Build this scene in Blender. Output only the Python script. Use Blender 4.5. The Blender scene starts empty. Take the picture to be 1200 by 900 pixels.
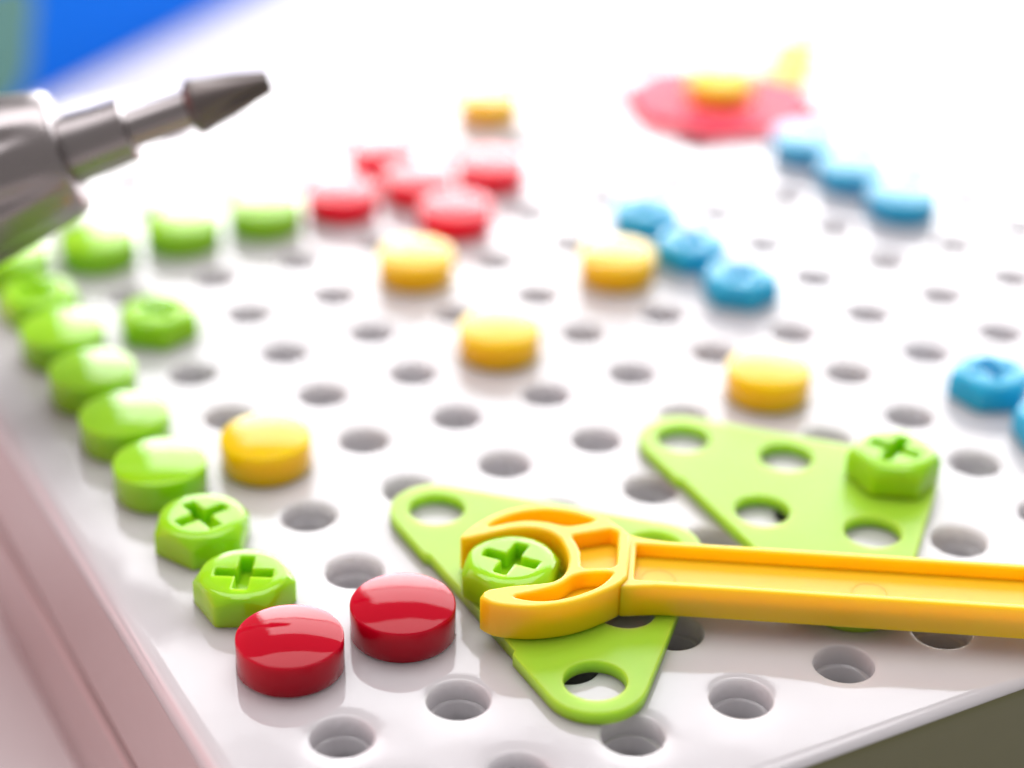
import bpy, bmesh, math, random
from mathutils import Matrix, Vector

random.seed(7)
S = bpy.context.scene
COL = S.collection
MM = 0.001
PI = math.pi
P = 20.0                                    # hole pitch of the board, mm

# ------------------------------------------------------------------ camera
CAM = Vector((-94.25753560904602, -246.132971447634, 196.10939603925252))
RX = Vector((0.8819966329131059, -0.47105128942113417, 0.013878842337555175))
RD = Vector((-0.21633290227839774, -0.43087476141773795, -0.8760976060719562))
RF = Vector((0.4186669498799122, 0.7697126884155504, -0.4819339813401381))
cd = bpy.data.cameras.new('camera')
cam = bpy.data.objects.new('camera', cd)
COL.objects.link(cam)
m = Matrix((RX, -RD, -RF)).transposed().to_4x4()
m.translation = CAM * MM
cam.matrix_world = m
cd.sensor_width = 36.0
cd.lens = 2355.0745 / 1200 * 36.0
cd.clip_start = 0.01
cd.clip_end = 50
cd.dof.use_dof = True
cd.dof.focus_distance = 0.325
cd.dof.aperture_fstop = cd.lens / 13.6
cd.dof.aperture_blades = 0
S.camera = cam

# ------------------------------------------------------------------ light
w = bpy.data.worlds.new('World')
S.world = w
w.use_nodes = True
bg = w.node_tree.nodes['Background']
bg.inputs[0].default_value = (1.0, 0.94, 0.93, 1)
bg.inputs[1].default_value = 0.30


def area(name, loc, target, sx, sy, radiance, color):
    l = bpy.data.lights.new(name, 'AREA')
    l.shape = 'RECTANGLE'
    l.size, l.size_y = sx, sy
    l.energy = radiance * PI * sx * sy
    l.color = color
    o = bpy.data.objects.new(name, l)
    COL.objects.link(o)
    o.location = loc
    d = (Vector(target) - Vector(loc)).normalized()
    o.rotation_euler = d.to_track_quat('-Z', 'Y').to_euler()
    return o


FW = Vector((0.478, 0.878, 0.0))            # level direction the camera looks along
RT = Vector((0.878, -0.478, 0.0))
c0 = Vector((0.08, 0.08, 0.0))
wl = c0 + FW * 1.0 + RT * 0.29
for z0, z1, rad in ((-0.05, 0.50, 5.8), (0.52, 0.92, 3.7)):      # lower and upper sash of the window
    area('window_light', (wl.x, wl.y, (z0 + z1) / 2), (wl.x - FW.x, wl.y - FW.y, (z0 + z1) / 2), 1.25, z1 - z0, rad, (0.985, 0.98, 1.0))
area('window_light', (-0.60, 0.85, 0.42), (0.0, 0.05, 0.10), 0.35, 0.6, 1.0, (0.99, 0.97, 1.0))
area('ceiling_light', (0.22, 0.42, 1.5), (0.12, 0.12, 0), 1.6, 1.1, 3.0, (1.0, 0.97, 0.985))
area('pink_fill_light', (-0.7, 0.40, 0.12), (0, 0.05, -0.03), 0.9, 0.6, 1.3, (1.0, 0.14, 0.15))  # unseen lamp added to tint the left case wall pink

vs = S.view_settings
vs.view_transform = 'Standard'
vs.look = 'None'
vs.exposure = 0.44
vs.gamma = 1.0
vs.use_curve_mapping = False
S.cycles.max_bounces = 8
S.cycles.diffuse_bounces = 4
S.cycles.sample_clamp_indirect = 10
S.cycles.use_denoising = True


# ------------------------------------------------------------------ materials
def plastic(name, col, rough=0.06, ior=1.5, var=0.04, bump=0.0, bscale=60.0, sss=0.0, coat=0.0, metal=0.0, rvar=0.03, sscale=0.008, spec=0.5):
    mt = bpy.data.materials.new(name)
    mt.use_nodes = True
    nt = mt.node_tree
    N, L = nt.nodes, nt.links
    b = N['Principled BSDF']
    b.inputs['IOR'].default_value = ior
    b.inputs['Specular IOR Level'].default_value = spec
    b.inputs['Metallic'].default_value = metal
    if sss:
        b.inputs['Subsurface Weight'].default_value = sss
        b.inputs['Subsurface Radius'].default_value = (1, 1, 1)
        b.inputs['Subsurface Scale'].default_value = sscale
    tc = N.new('ShaderNodeTexCoord')
    n1 = N.new('ShaderNodeTexNoise')
    n1.inputs['Scale'].default_value = 140
    n1.inputs['Detail'].default_value = 5
    L.new(tc.outputs['Object'], n1.inputs['Vector'])
    mx = N.new('ShaderNodeMixRGB')
    mx.inputs[1].default_value = (*[c * (1 - var) for c in col], 1)
    mx.inputs[2].default_value = (*[min(1, c * (1 + var)) for c in col], 1)
    L.new(n1.outputs['Fac'], mx.inputs[0])
    L.new(mx.outputs[0], b.inputs['Base Color'])
    n2 = N.new('ShaderNodeTexNoise')
    n2.inputs['Scale'].default_value = 420
    n2.inputs['Detail'].default_value = 6
    L.new(tc.outputs['Object'], n2.inputs['Vector'])
    mr = N.new('ShaderNodeMapRange')
    mr.inputs['To Min'].default_value = max(0.0, rough - rvar)
    mr.inputs['To Max'].default_value = rough + rvar
    L.new(n2.outputs['Fac'], mr.inputs['Value'])
    L.new(mr.outputs[0], b.inputs['Roughness'])
    if bump:
        n3 = N.new('ShaderNodeTexNoise')
        n3.inputs['Scale'].default_value = bscale
        n3.inputs['Detail'].default_value = 2
        L.new(tc.outputs['Object'], n3.inputs['Vector'])
        bp = N.new('ShaderNodeBump')
        bp.inputs['Strength'].default_value = 1.0
        bp.inputs['Distance'].default_value = bump
        L.new(n3.outputs['Fac'], bp.inputs['Height'])
        L.new(bp.outputs[0], b.inputs['Normal'])
    return mt


M = dict(
    white=plastic('white_plastic', (0.57, 0.56, 0.575), 0.07, bump=0.00014, bscale=34, var=0.015, sss=0.9, sscale=0.012),
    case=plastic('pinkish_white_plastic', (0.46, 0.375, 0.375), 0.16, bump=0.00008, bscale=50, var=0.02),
    tray=plastic('white_plastic_inside', (0.62, 0.62, 0.63), 0.4),
    green=plastic('green_plastic', (0.31, 0.63, 0.010), 0.06, bump=0.00003, bscale=150, sss=1.0, sscale=0.004, spec=0.4),
    plate=plastic('green_satin_plastic', (0.33, 0.63, 0.03), 0.32, bump=0.00008, bscale=70, sss=1.0, spec=0.32),
    red=plastic('red_plastic', (0.43, 0.001, 0.014), 0.05, bump=0.00004, bscale=110, sss=0.8, spec=0.2),
    bred=plastic('bright_red_plastic', (0.86, 0.004, 0.03), 0.06, bump=0.00004, bscale=110, sss=1.0, spec=0.28),
    rplate=plastic('red_satin_plastic', (0.88, 0.03, 0.08), 0.55, sss=1.0, spec=0.25),
    ysatin=plastic('yellow_matt_plastic', (0.97, 0.66, 0.004), 0.5, sss=1.0, spec=0.25),
    yellow=plastic('yellow_plastic', (0.99, 0.53, 0.001), 0.07, bump=0.00003, bscale=150, sss=1.0, spec=0.28),
    wrench=plastic('yellow_satin_plastic', (0.99, 0.55, 0.001), 0.38, bump=0.00006, bscale=60, sss=1.0, sscale=0.003, spec=0.6),
    mark=plastic('yellow_mark_plastic', (0.95, 0.54, 0.02), 0.38),
    blue=plastic('blue_plastic', (0.02, 0.40, 0.66), 0.07, bump=0.00003, bscale=150, sss=0.5, spec=0.28),
    olive=plastic('olive_front_shade', (0.115, 0.116, 0.038), 0.3),  # shade of the white front wall, put into the colour
    steel=plastic('dull_steel', (0.30, 0.275, 0.275), 0.30, metal=0.95, bump=0.00002, bscale=300, rvar=0.08),
    dark=plastic('dark_steel', (0.14, 0.12, 0.115), 0.42, metal=0.7, bump=0.00003, bscale=500, rvar=0.08),
    grip=plastic('grey_grip_plastic', (0.08, 0.08, 0.085), 0.4),
    table=plastic('white_table_laminate', (0.82, 0.79, 0.80), 0.16, bump=0.00003, bscale=200),
    box=plastic('blue_card', (0.004, 0.15, 0.74), 0.7, spec=0.05),
    boxgreen=plastic('pale_green_print', (0.10, 0.25, 0.22), 0.5, spec=0.2),
    boxlilac=plastic('lilac_print', (0.40, 0.30, 0.72), 0.35),
)


# ------------------------------------------------------------------ helpers
def finish(name, me, mat, parent=None, loc=(0, 0, 0), rz=0.0, angle=35):
    me.materials.clear()
    me.materials.append(mat)
    for p in me.polygons:
        p.use_smooth = True
    try:
        me.set_sharp_from_angle(angle=math.radians(angle))
    except Exception:
        pass
    o = bpy.data.objects.new(name, me)
    COL.objects.link(o)
    o.location = Vector(loc) * MM
    o.rotation_euler = (0, 0, rz)
    if parent:
        o.parent = parent
    return o


def from_bm(name, bm, mat, parent=None, loc=(0, 0, 0), rz=0.0, angle=35):
    bmesh.ops.recalc_face_normals(bm, faces=bm.faces)
    bmesh.ops.scale(bm, vec=(MM, MM, MM), verts=bm.verts)
    me = bpy.data.meshes.new(name)
    bm.to_mesh(me)
    bm.free()
    return finish(name, me, mat, parent, loc, rz, angle)


def tag(o, label, cat, group=None, kind=None):
    if label:
        o['label'] = label
    if cat:
        o['category'] = cat
    if group:
        o['group'] = group
    if kind:
        o['kind'] = kind
    return o


def empty(name, loc=(0, 0, 0), rz=0.0):
    o = bpy.data.objects.new(name, None)
    COL.objects.link(o)
    o.empty_display_size = 0.01
    o.location = Vector(loc) * MM
    o.rotation_euler = (0, 0, rz)
    return o


def lathe_bm(prof, seg=64, cap0=True, cap1=True):
    bm = bmesh.new()
    rings = []
    for r, z in prof:
        if r < 1e-6:
            rings.append([bm.verts.new((0, 0, z))])
        else:
            rings.append([bm.verts.new((r * math.cos(2 * PI * i / seg), r * math.sin(2 * PI * i / seg), z)) for i in range(seg)])
    for a, b in zip(rings, rings[1:]):
        for i in range(seg):
            j = (i + 1) % seg
            if len(a) == 1:
                bm.faces.new((a[0], b[i], b[j]))
            elif len(b) == 1:
                bm.faces.new((a[i], a[j], b[0]))
            else:
                bm.faces.new((a[i], a[j], b[j], b[i]))
    if cap0 and len(rings[0]) > 1:
        bm.faces.new(rings[0])
    if cap1 and len(rings[-1]) > 1:
        bm.faces.new(rings[-1])
    return bm


def prism(name, loops, z0, z1, bev, mat, parent=None, loc=(0, 0, 0), rz=0.0):
    """closed outlines (first the outside, then the openings) raised between z0 and z1 with rounded edges"""
    cu = bpy.data.curves.new(name, 'CURVE')
    cu.dimensions = '2D'
    cu.fill_mode = 'BOTH'
    k = 10.0                                  # built ten times larger in metres, then brought down
    cu.extrude = ((z1 - z0) / 2 - bev) * MM * k
    cu.bevel_depth = bev * MM * k
    cu.bevel_resolution = 2
    cu.offset = -bev * MM * k
    for lp in loops:
        sp = cu.splines.new('POLY')
        sp.points.add(len(lp) - 1)
        for pt, (x, y) in zip(sp.points, lp):
            pt.co = (x * MM * k, y * MM * k, 0, 1)
        sp.use_cyclic_u = True
    t = bpy.data.objects.new('outline', cu)
    COL.objects.link(t)
    dg = bpy.context.evaluated_depsgraph_get()
    me = bpy.data.meshes.new_from_object(t.evaluated_get(dg))
    bpy.data.objects.remove(t)
    bpy.data.curves.remove(cu)
    me.name = name
    me.transform(Matrix.Translation((0, 0, (z0 + z1) / 2 * MM)) @ Matrix.Scale(1 / k, 4))
    bm = bmesh.new()
    bm.from_mesh(me)
    bmesh.ops.remove_doubles(bm, verts=bm.verts, dist=1e-6)
    bmesh.ops.recalc_face_normals(bm, faces=bm.faces)
    bm.to_mesh(me)
    bm.free()
    o = finish(name, me, mat, parent, loc, rz, 40)
    for p in me.polygons:
        if abs(p.normal.z) > 0.9995:
            p.use_smooth = False
    return o


def circle(cx, cy, r, n=40):
    return [(cx + r * math.cos(2 * PI * i / n), cy + r * math.sin(2 * PI * i / n)) for i in range(n)]


def catmull(pts, n=6, closed=False):
    out = []
    N = len(pts)
    rng = range(N) if closed else range(N - 1)
    for i in rng:
        g = (lambda q: pts[q % N]) if closed else (lambda q: pts[max(0, min(N - 1, q))])
        p0, p1, p2, p3 = g(i - 1), g(i), g(i + 1), g(i + 2)
        for s in range(n):
            t = s / n
            out.append(tuple(0.5 * (2 * p1[d] + (p2[d] - p0[d]) * t + (2 * p0[d] - 5 * p1[d] + 4 * p2[d] - p3[d]) * t * t
                                    + (3 * p1[d] - p0[d] - 3 * p2[d] + p3[d]) * t ** 3) for d in (0, 1)))
    if not closed:
        out.append(pts[-1])
    return out


def round_poly(pts, r, n=6):
    """polygon with rounded corners; r one radius or one per corner"""
    out = []
    N = len(pts)
    for i in range(N):
        a, b, c = Vector(pts[i - 1]), Vector(pts[i]), Vector(pts[(i + 1) % N])
        rr = r[i] if isinstance(r, (list, tuple)) else r
        u, v = (a - b).normalized(), (c - b).normalized()
        ang = u.angle(v)
        d = min(rr / math.tan(ang / 2), (a - b).length * 0.49, (c - b).length * 0.49)
        p, q = b + u * d, b + v * d
        for k in range(n + 1):
            t = k / n
            out.append(tuple((1 - t) ** 2 * p + 2 * t * (1 - t) * b + t * t * q))
    return out


# ------------------------------------------------------------------ table
bm = bmesh.new()
g = [[bm.verts.new((x, y, 0)) for x in (-1800, 0, 400, 2200)] for y in (-1200, 0, 400, 2600)]
for a in range(3):
    for b in range(3):
        bm.faces.new((g[a][b], g[a][b + 1], g[a + 1][b + 1], g[a + 1][b]))
tab = from_bm('table', bm, M['table'], loc=(0, 0, -56.1))
tag(tab, 'white glossy table top under the white pegboard', None, kind='structure')

# ------------------------------------------------------------------ the pegboard
board = tag(empty('pegboard', (0, 0, -56)), 'large white plastic pegboard case full of round holes with coloured pegs', 'pegboard')
X0, X1, Y0, Y1 = -20.5, 360.5, -58.0, 257.0
NV, U0, U1 = 18, -12, 2


def rrect(inset, r, z, n=8):
    x0, x1, y0, y1 = X0 + inset, X1 - inset, Y0 + inset, Y1 - inset
    out = []
    for cx, cy, a0 in ((x1 - r, y1 - r, 0), (x0 + r, y1 - r, 90), (x0 + r, y0 + r, 180), (x1 - r, y0 + r, 270)):
        for k in range(n + 1):
            a = math.radians(a0 + 90 * k / n)
            out.append((cx + r * math.cos(a), cy + r * math.sin(a), z))
    return out


def loops_bm(bm, loops, close0=False, close1=False):
    rs = [[bm.verts.new(p) for p in lp] for lp in loops]
    n = len(rs[0])
    for a, b in zip(rs, rs[1:]):
        for i in range(n):
            j = (i + 1) % n
            bm.faces.new((a[i], a[j], b[j], b[i]))
    if close0:
        bm.faces.new(rs[0])
    if close1:
        bm.faces.new(rs[-1])
    return rs


bm = bmesh.new()
vd = {}


def gv(x, y):
    k = (round(x, 3), round(y, 3))
    if k not in vd:
        vd[k] = bm.verts.new((x, y, 0))
    return vd[k]


SEG = 40
rings = [(7.6, 0.0), (6.4, -0.02), (5.7, -0.05), (5.35, -0.09), (5.17, -0.14), (5.06, -0.27), (5.0, -0.5), (4.95, -3.6), (4.9, -3.8), (4.35, -3.95), (4.25, -4.1), (4.2, -7.6)]
for u in range(U0, U1 + 1):
    for v in range(NV):
        cx, cy = v * P, -u * P
        loop = []
        for i in range(SEG):
            a = 2 * PI * i / SEG
            c, s = math.cos(a), math.sin(a)
            k = 10.0 / max(abs(c), abs(s))
            loop.append(gv(cx + c * k, cy + s * k))
        # the cell corners
        prev = loop
        for r, z in rings:
            cur = [bm.verts.new((cx + r * math.cos(2 * PI * i / SEG), cy + r * math.sin(2 * PI * i / SEG), z)) for i in range(SEG)]
            for i in range(SEG):
                j = (i + 1) % SEG
                bm.faces.new((prev[i], prev[j], cur[j], cur[i]))
            prev = cur
border = [e for e in bm.edges if len(e.link_faces) == 1 and all(abs(q.co.z) < 1e-6 for q in e.verts)]
edge_prof = [(3.2, 3.5, 0.0), (2.6, 4.0, 0.0), (2.0, 4.6, -0.05), (1.4, 5.1, -0.21), (0.85, 5.6, -0.55), (0.42, 6.0, -1.05), (0.15, 6.3, -1.7), (0.03, 6.5, -2.5), (0.0, 6.5, -4.0)]
rs = loops_bm(bm, [rrect(*q) for q in edge_prof])
e0 = [bm.edges.get((rs[0][i], rs[0][(i + 1) % len(rs[0])])) for i in range(len(rs[0]))]
bmesh.ops.triangle_fill(bm, use_beauty=True, use_dissolve=False, edges=border + e0, normal=(0, 0, 1))
top = from_bm('perforated_top', bm, M['white'], board, loc=(0, 0, 56), angle=50)
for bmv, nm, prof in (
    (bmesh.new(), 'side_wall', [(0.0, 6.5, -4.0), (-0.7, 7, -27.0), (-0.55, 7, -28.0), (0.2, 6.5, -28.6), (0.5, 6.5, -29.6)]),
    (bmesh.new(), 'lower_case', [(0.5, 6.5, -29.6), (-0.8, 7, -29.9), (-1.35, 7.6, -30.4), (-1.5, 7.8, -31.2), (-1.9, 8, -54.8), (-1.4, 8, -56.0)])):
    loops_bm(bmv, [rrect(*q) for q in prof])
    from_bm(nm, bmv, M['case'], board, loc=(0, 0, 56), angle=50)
bm = bmesh.new()  # olive sheet over the white front wall, painted in for its shade
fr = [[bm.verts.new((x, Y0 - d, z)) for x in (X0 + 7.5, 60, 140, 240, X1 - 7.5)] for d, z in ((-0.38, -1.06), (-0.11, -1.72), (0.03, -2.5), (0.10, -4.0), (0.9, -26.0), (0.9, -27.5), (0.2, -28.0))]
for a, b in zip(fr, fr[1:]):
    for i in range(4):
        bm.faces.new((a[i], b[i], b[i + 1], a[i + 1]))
o = from_bm('front_shade_panel', bm, M['olive'], board, loc=(0, 0, 56), angle=60)
o['label'] = 'white front side of the board, painted olive for its shade'
bm = bmesh.new()
loops_bm(bm, [rrect(2.0, 6, -7.5), rrect(150, 6, -7.5)], close1=True)
from_bm('inner_tray', bm, M['tray'], board, loc=(0, 0, 56))

# ------------------------------------------------------------------ round buttons
def button_mesh(name, r, h, dome, mat, hollow=False):
    t = 1.5                                   # moulded shell, open underneath
    inside = [(0.0, h - t), (r - t - 0.5, h - t), (r - t - 0.1, h - t - 0.4), (r - t, 0.1), (r - t + 0.1, 0.0)] if hollow else [(0.0, 0.0)]
    prof = inside + [(r - 0.25, 0.0), (r, 0.25), (r - 0.05, h - 0.42), (r - 0.09, h - 0.2), (r - 0.2, h - 0.06), (r - 0.38, h)]
    r1 = r - 0.38
    for k in range(1, 9):
        q = k / 8
        prof.append((r1 * (1 - q), h + dome * (1 - (1 - q) ** 2)))
    bm = lathe_bm(prof, 72)
    o = from_bm(name, bm, mat, angle=60)
    return o


def place(proto, first, u, v, z=0, rz=0.0):
    o = proto if first else proto.copy()
    if not first:
        COL.objects.link(o)
    o.location = Vector((v * P, -u * P, z)) * MM
    o.rotation_euler = (random.uniform(-0.012, 0.012), random.uniform(-0.012, 0.012), rz)   # seated a touch unevenly
    return o


BUTTONS = [
    ('red_button', 'red', 8.75, 5.9, 1.0, 'red buttons on the board', [
        (0, 0, 'domed dark red round button at the end of the green row'),
        (0, 1, 'domed dark red round button beside the green triangle and yellow wrench')]),
    ('red_button', 'bred', 8.6, 6.0, 0.6, 'red buttons on the board', [
        (-8, 4, 'blurred red button of the red cross, beside the far green row'),
        (-9, 5, 'blurred red button of the red cross, rearmost and half hidden'),
        (-8, 5, 'blurred red button in the middle of the red cross'),
        (-8, 6, 'blurred red button at the right arm of the red cross'),
        (-7, 5, 'blurred red button of the red cross, nearest the camera, behind a yellow button')]),
    ('green_button', 'green', 8.6, 6.3, 0.7, 'round green buttons along the board edge', [
        (-3, 0, 'round light green button next to the green cross-slot screw pair'),
        (-4, 0, 'round light green button, second behind the green screw pair on the left edge'),
        (-5, 0, 'round light green button, third behind the green screw pair on the left edge'),
        (-6, 0, 'round light green button just in front of the blurred edge screw'),
        (-8, 0, 'round light green button at the board corner below the screwdriver'),
        (-8, 1, 'blurred round green button under the steel screwdriver, first of the far row'),
        (-8, 2, 'blurred round green button in the middle of the far green row'),
        (-8, 3, 'blurred round green button of the far row, nearest the red cross')]),
    ('yellow_button', 'yellow', 8.55, 6.4, 0.65, 'round yellow buttons on the board', [
        (-3, 1, 'round yellow button beside the left green edge row'),
        (-4, 4, 'round yellow button in the middle of the board among bare holes'),
        (-2, 6, 'round yellow button just behind the right green triangle'),
        (-6, 4, 'blurred round yellow button directly in front of the red cross'),
        (-5, 6, 'blurred round yellow button beside the row of blue screws'),
        (-10, 7, 'small far blurred yellow button behind the red cross')]),
    ('blue_button', 'blue', 8.6, 6.0, 0.4, 'round blue buttons in the far row', [
        (-5, 10, 'round blue button of the far blue row, nearest the camera'),
        (-6, 10, 'round blue button in the middle of the far blue row'),
        (-7, 10, 'round blue button touching the red octagon plate')]),
]
for nm, mk, r, h, dm, grp, lst in BUTTONS:
    pr = button_mesh(nm, r, h, dm, M[mk])
    for i, (u, v, lab) in enumerate(lst):
        dx = -0.03 if (v == 0 and -6 <= u <= -3) else random.uniform(-0.008, 0.008)
        tag(place(pr, i == 0, u + random.uniform(-0.008, 0.008), v + dx, 0.11, random.random() * 6), lab, 'button', grp)


# ------------------------------------------------------------------ cross-slot hexagon screws
def screw_mesh(name, mat, hexrot, crossrot, R=8.8, H=6.1, kk=0.95):
    """hexagon head, its upper corners turned off by a cone, with a sunk cross; angles in degrees"""
    n = 96
    bm = bmesh.new()
    ap = R * math.cos(PI / 6)
    th = [2 * PI * i / n for i in range(n)]

    def hexr(t):
        a = (math.degrees(t) - hexrot) % 60 - 30
        # vertex at hexrot: the flat's middle lies 30 degrees on
        rr = ap / math.cos(math.radians(a))
        return min(rr, R * 0.985)
    rt = 7.25

    def ring(f):
        return [bm.verts.new(f(t)) for t in th]

    def at(t, r, z):
        return (r * math.cos(t), r * math.sin(t), z)
    rows = [ring(lambda t: at(t, hexr(t) - 0.2, 0)), ring(lambda t: at(t, hexr(t), 0.2)),
            ring(lambda t: at(t, hexr(t), H - 0.75 - (hexr(t) - rt) * kk)),
            ring(lambda t: at(t, hexr(t) - 0.18, H - 0.5 - (hexr(t) - rt) * kk)),
            ring(lambda t: at(t, rt + 0.15, H - 0.42)), ring(lambda t: at(t, rt - 0.25, H - 0.2)),
            ring(lambda t: at(t, rt - 0.9, H - 0.06)), ring(lambda t: at(t, rt - 1.6, H))]
    for a, b in zip(rows, rows[1:]):
        for i in range(n):
            j = (i + 1) % n
            bm.faces.new((a[i], a[j], b[j], b[i]))
    bm.faces.new(rows[0])
    Lh, Wh = 4.9, 1.22
    plus = [(Lh, -Wh), (Lh, Wh), (Wh, Wh), (Wh, Lh), (-Wh, Lh), (-Wh, Wh), (-Lh, Wh), (-Lh, -Wh), (-Wh, -Wh), (-Wh, -Lh), (Wh, -Lh), (Wh, -Wh)]
    cr = math.radians(crossrot)

    def pl(rad, grow):
        out = []
        q = round_poly(plus, rad, 3)
        for x, y in q:
            out.append((x, y))
        # push outward by grow using neighbours' normal
        res = []
        for i in range(len(out)):
            a, b = Vector(out[i - 1]), Vector(out[(i + 1) % len(out)])
            d = (b - a).normalized()
            res.append((out[i][0] + d.y * grow, out[i][1] - d.x * grow))
        return [(x * math.cos(cr) - y * math.sin(cr), x * math.sin(cr) + y * math.cos(cr)) for x, y in res]
    lps = [(pl(0.35, 0.28), H), (pl(0.35, 0.12), H - 0.06), (pl(0.35, 0.0), H - 0.3), (pl(0.35, -0.12), H - 3.2)]
    prs = [[bm.verts.new((x, y, z)) for x, y in lp] for lp, z in lps]
    for a, b in zip(prs, prs[1:]):
        for i in range(len(a)):
            j = (i + 1) % len(a)
            bm.faces.new((a[i], a[j], b[j], b[i]))
    # slot floor: centre square and four arms follow from one concave n-gon, triangulated
    f = bm.faces.new(prs[-1])
    bmesh.ops.triangulate(bm, faces=[f])
    e1 = [bm.edges.get((rows[-1][i], rows[-1][(i + 1) % n])) for i in range(n)]
    e2 = []
    for i in range(len(prs[0])):
        e2.append(bm.edges.get((prs[0][i], prs[0][(i + 1) % len(prs[0])])))
    bmesh.ops.triangle_fill(bm, use_beauty=True, use_dissolve=False, edges=e1 + e2, normal=(0, 0, 1))
    o = from_bm(name, bm, mat, angle=38)
    for p in o.data.polygons:
        if p.normal.z > 0.9995:
            p.use_smooth = False
    return o


SCREWS = [
    # u, v, z, hexagon corner, cross angle, material, label, group
    (-1, 0, 0, 34, -30, 'green', 'green cross-slot hexagon screw touching the front red button'),
    (-2, 0, 0, 58, 10, 'green', 'green cross-slot hexagon screw touching the nearest round green button'),
    (0, 2, 2.6, 0, 0, 'green', 'green cross-slot screw held in the jaws of the yellow wrench'),
    (0, 6, 2.6, 26, 30, 'green', 'green cross-slot hexagon screw on the corner of the right green triangle'),
    (-6, 1, 0, 20, 15, 'green', 'blurred green cross-slot screw standing alone inside the left edge row'),
    (-7, 0, 0, 40, 25, 'green', 'blurred green cross-slot screw in the left edge row near the screwdriver'),
    (-4, 7, 0, 15, 25, 'blue', 'blue cross-slot screw, nearest of the three in a row by the yellow button'),
    (-5, 7, 0, 45, 40, 'blue', 'blue cross-slot screw, middle of the three in a row'),
    (-6, 7, 0, 5, 10, 'blue', 'blue cross-slot screw, rearmost of the three in a row'),
    (-1, 8, 0, 36, -20, 'blue', 'blue cross-slot hexagon screw at the right behind the green triangle'),
    (0, 8, 0, 10, 20, 'blue', 'blue hexagon screw cut off by the right picture edge'),
]
JAW = math.degrees(math.atan2(-0.551, 0.834))
for u, v, z, hr, cr, mk, lab in SCREWS:
    if (u, v) == (0, 2):
        hr, cr = JAW + 23 + 0, -52
    o = screw_mesh(mk + '_screw', M[mk], hr, cr)
    o.location = Vector((v * P, -u * P, z + 0.02)) * MM
    tag(o, lab, 'screw', 'green cross-slot screws' if mk == 'green' else 'blue cross-slot screws')


# ------------------------------------------------------------------ green triangle plates
def triangle_plate(cx, cy, ang, label):
    """right triangle of six holes; its long side lies along y at x = 0, the square corner at +x"""
    h = P * math.sqrt(2)
    R = 8.4
    pts_h = [(0, h), (0, 0), (0, -h), (h / 2, h / 2), (h / 2, -h / 2), (h, 0)]
    out = []
    # round the three corners about their holes
    for (x, y), a0, a1 in (((0, -h), 180, 315), ((h, 0), -45, 45), ((0, h), 45, 180)):
        for k in range(15):
            a = math.radians(a0 + (a1 - a0) * k / 14)
            out.append((x + R * math.cos(a), y + R * math.sin(a)))
    # shallow recess of the long side, with a small step at either end
    s = 15.8
    out += [(-R, s + 0.6), (-R + 0.75, s - 0.25), (-R + 0.75, -s + 0.25), (-R, -s - 0.6)]
    loops = [out] + [circle(x, y, 5.05) for x, y in pts_h]
    o = prism('triangle_plate', loops, 0.02, 2.55, 0.28, M['plate'], loc=(cx, cy, 0), rz=math.radians(ang))
    return tag(o, label, 'plate', 'green triangle plates')


triangle_plate(40.0, 0.0, 0, 'green plastic triangle plate under the jaws of the yellow wrench')
triangle_plate(92.0, 1.3, -2.2, 'green plastic triangle plate behind the wrench handle, screwed at its corner')

# ------------------------------------------------------------------ the wrench
AN = math.atan2(-0.551, 0.834)
wr = tag(empty('toy_wrench', (40, 0, 2.65), AN), 'yellow plastic toy wrench gripping a green screw, handle running off the board', 'wrench')
outer = catmull([(-9.1, 4.6), (-7.9, 7.3), (-5.3, 11.1), (-1.3, 14.5), (4.5, 16.4), (10.5, 15.6), (15.1, 13.2), (18.0, 10.4)], 5)
outer += [(19.5, 8.4), (19.7, 6.0), (19.7, -4.0), (18.9, -5.8)]
outer += catmull([(17.6, -7.4), (13.6, -10.8), (9.6, -13.1), (4.2, -14.6), (-1.0, -14.4), (-3.2, -13.3)], 5)
inner = [(-3.9, -12.6), (-3.4, -11.0)] + catmull([(-2.8, -10.4), (1.0, -8.9), (5.0, -7.9), (7.6, -6.8), (9.2, -4.4), (9.6, -0.7), (8.9, 2.8), (7.4, 6.3), (5.2, 8.2), (2.2, 8.7), (-0.8, 8.0), (-4.8, 5.8), (-8.2, 4.1)], 5) + [(-8.8, 4.0)]
head = outer + inner
p1 = catmull([(-4.6, 8.4), (-3.0, 10.9), (0.3, 13.4), (4.7, 14.8), (9.1, 14.3), (12.4, 13.0), (13.1, 12.2), (11.4, 11.0), (8.4, 10.0), (5.0, 10.8), (1.6, 10.9), (-1.6, 9.8)], 4, True)
p2 = round_poly([(9.6, 7.2), (16.2, 10.0), (17.4, 9.2), (17.6, -1.0), (16.6, -1.9), (11.9, -2.6), (11.4, 2.6)], 0.9, 4)
p3 = catmull([(1.6, -11.9), (5.2, -10.0), (8.8, -7.6), (10.9, -4.9), (13.2, -3.7), (16.2, -3.2), (17.0, -3.8), (15.4, -7.0), (12.6, -9.6), (8.8, -11.9), (5.2, -12.7)], 4, True)
prism('jaw_head', [head, p1, p2, p3], 0.0, 6.75, 0.5, M['wrench'], wr)
neck = catmull([(18.6, 9.6), (20.2, 9.1), (22.6, 8.5), (28.4, 8.0), (42.8, 8.0), (57.1, 8.05), (85.4, 8.05), (96, 8.05)], 5)
endc = [(102 + 8.4 * math.cos(a), 1.3 + 8.4 * math.sin(a)) for a in [math.radians(q) for q in range(110, -111, -10)]]
low = catmull([(96, -5.45), (83.7, -5.45), (56.4, -5.4), (28.7, -5.4), (23.1, -5.8), (20.4, -6.3), (18.6, -6.5)], 5)
chan = round_poly([(20.7, 6.6), (86, 6.6), (89.5, 1.3), (86, -4.0), (20.7, -4.0)], [0.6, 1.5, 1.5, 1.5, 0.6], 4)
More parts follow.
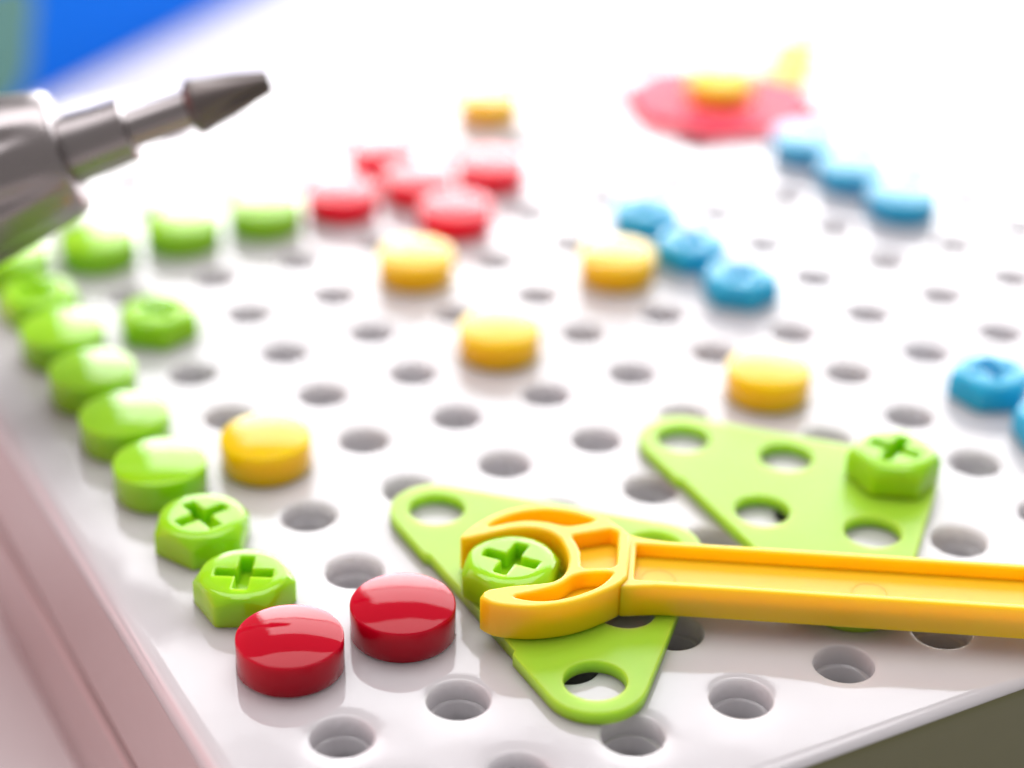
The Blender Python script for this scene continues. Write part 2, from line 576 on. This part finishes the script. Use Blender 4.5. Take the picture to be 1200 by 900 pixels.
prism('handle', [neck + endc + low, chan, circle(102, 1.3, 4.2)], 0.05, 6.2, 0.5, M['wrench'], wr)
fl = catmull([(-5.6, 8.1), (-2.6, 11.9), (4.6, 15.7), (10.4, 14.9), (17.3, 10.0)], 4) + [(18.8, 7.1), (24, 7.2), (91, 7.2), (91, -4.6), (24, -4.6), (18.7, -4.9)] + \
    catmull([(17.0, -6.8), (9.4, -12.4), (4.2, -13.7), (0.3, -12.6)], 4) + [(5.5, -8.7), (8.2, -7.4), (10.1, -4.6), (10.4, -0.5), (9.7, 3.2), (8.0, 6.9), (5.6, 9.2), (2.2, 9.6), (-1.2, 8.9)]
prism('channel_floor', [fl], 0.5, 3.6, 0.05, M['wrench'], wr)
for a in (24.6, 59.6):
    bmr = bmesh.new()
    ro = []
    for i in range(40):
        t = 2 * PI * i / 40
        ro.append([bmr.verts.new((r * math.cos(t), r * math.sin(t), z)) for r, z in ((2.75, 0), (2.84, 0.07), (2.96, 0.07), (3.05, 0))])
    for i in range(40):
        j = (i + 1) % 40
        for k in range(3):
            bmr.faces.new((ro[i][k], ro[j][k], ro[j][k + 1], ro[i][k + 1]))
    from_bm('ring_mark', bmr, M['mark'], wr, loc=(a, 0.0, 3.59))

# ------------------------------------------------------------------ far red octagon, its yellow cap, and the yellow strip
oc = [(26.5 * math.cos(math.radians(a)), 26.5 * math.sin(math.radians(a))) for a in range(8, 368, 45)]
o = prism('octagon_plate', [round_poly(oc, 5.0, 6)], 0.02, 2.9, 0.4, M['rplate'], loc=(200, 180, 0))
tag(o, 'blurred red octagonal plate lying at the far side of the board', 'plate')
o = button_mesh('yellow_button', 8.75, 5.9, 0.3, M['ysatin'])
o.location = Vector((200, 180, 2.95)) * MM
tag(o, 'yellow button sitting on the middle of the red octagon plate', 'button', 'round yellow buttons on the board')
dirv = Vector((1.25, 1.35)).normalized()
st = []
for a0, ex in ((0, 9.0), (180, -15.0)):
    for k in range(13):
        a = math.radians(a0 - 90 + 180 * k / 12)
        st.append((ex + 6.4 * math.cos(a), 6.4 * math.sin(a)))
o = prism('strip_plate', [st, circle(-14, 0, 2.2), circle(8, 0, 2.2)], 0.02, 3.0, 0.3, M['ysatin'], loc=(238, 199, 0), rz=math.atan2(dirv.y, dirv.x))
tag(o, 'small yellow strip plate pointing away behind the red octagon', 'plate')

# ------------------------------------------------------------------ screwdriver above the left of the board
TIP = CAM + (Vector((43.7, 110.5, 55.5)) - CAM) * 0.94
BACK = CAM + (Vector((-7.7, 127.7, 38.4)) - CAM) * 0.94
ax = (TIP - BACK).normalized()
q = ax.to_track_quat('Z', 'Y')
drv = tag(empty('screwdriver', TIP), 'steel screwdriver with a cross bit hovering over the left of the board', 'screwdriver')
drv.scale = (1, 1, 0.94)
drv.rotation_mode = 'QUATERNION'
drv.rotation_quaternion = q


def driver_part(name, prof, mat, lobes=None, seg=96):
    """turned piece along the tool's axis; s runs back from the tip, so it is -z of the tool"""
    bm = bmesh.new()
    rs = []
    for s, r in prof:
        row = []
        for i in range(seg):
            t = 2 * PI * i / seg
            rr = r if lobes is None else lobes(s, t, r)
            row.append(bm.verts.new((rr * math.cos(t), rr * math.sin(t), -s)))
        rs.append(row)
    for a, b in zip(rs, rs[1:]):
        for i in range(seg):
            j = (i + 1) % seg
            bm.faces.new((a[i], a[j], b[j], b[i]))
    bm.faces.new(rs[0])
    bm.faces.new(rs[-1])
    return from_bm(name, bm, mat, drv, angle=40)


def cross_tip(s, t, r):
    k = max(0.0, min(1.0, (14.2 - s) / 9.0))
    c = abs(math.cos(2 * (t - 0.9)))
    return r * (1 - 0.42 * k * (1 - c) ** 1.5)


driver_part('cross_bit', [(0, 1.7), (0.35, 2.1), (2, 2.5), (4, 3.0), (6, 3.5), (8, 3.9), (10, 4.25), (12, 4.65), (13.6, 4.95), (14.6, 5.2), (15.3, 5.3), (16.0, 5.1), (16.7, 4.3), (17.1, 3.7)], M['dark'], cross_tip)
driver_part('shaft', [(16.9, 3.5), (29.0, 3.6), (30.0, 3.9), (30.4, 4.2)], M['steel'])
driver_part('collar', [(29.3, 5.5), (29.7, 6.0), (35, 6.1), (41.0, 6.5), (42.4, 6.6), (43.4, 6.6)], M['steel'])


def flutes(s, t, r):
    k = max(0.0, min(1.0, (s - 46) / 10.0))
    return r * (1 - 0.06 * k * max(0.0, math.cos(8 * t)) ** 1.5)


driver_part('ferrule', [(42.2, 9.4), (42.3, 11.0), (42.9, 11.7), (43.9, 12.1), (46, 12.6), (52, 13.9), (60, 15.4), (72, 17.2), (84, 18.0), (92, 18.2), (92.5, 17.6)], M['steel'], flutes, 128)
driver_part('grip', [(92.2, 16.5), (93, 18.5), (110, 19.5), (150, 20.0), (190, 19.0), (205, 15), (208, 10)], M['grip'])

# ------------------------------------------------------------------ blue box beyond the board
bx = tag(empty('blue_box', (84, 417, -56), math.radians(36)), 'blurred blue printed box lying on the table beyond the board', 'box')
bo = [(-170, 0), (260, 0), (260, 90), (-170, 90)]
prism('box_body', [round_poly(bo, 1.5, 3)], 0, 46, 0.8, M['box'], bx)


def panel(name, pts, mat):
    """thin printed sheet stuck to the front of the box; pts in the plane of the front"""
    bmp = bmesh.new()
    a = [bmp.verts.new((x, -0.15, z)) for x, z in pts]
    b = [bmp.verts.new((x, 0.3, z)) for x, z in pts]
    n = len(pts)
    bmp.faces.new(a)
    bmp.faces.new(b)
    for i in range(n):
        j = (i + 1) % n
        bmp.faces.new((a[i], a[j], b[j], b[i]))
    return from_bm(name, bmp, mat, bx)


panel('green_print', catmull([(-120, 2), (-40, 3), (-20, 8), (-13, 22), (-18, 44), (-120, 44)], 4, True), M['boxgreen'])
panel('lilac_print', catmull([(10, 40), (30, 32), (60, 32), (80, 38), (70, 44), (20, 44)], 4, True), M['boxlilac'])
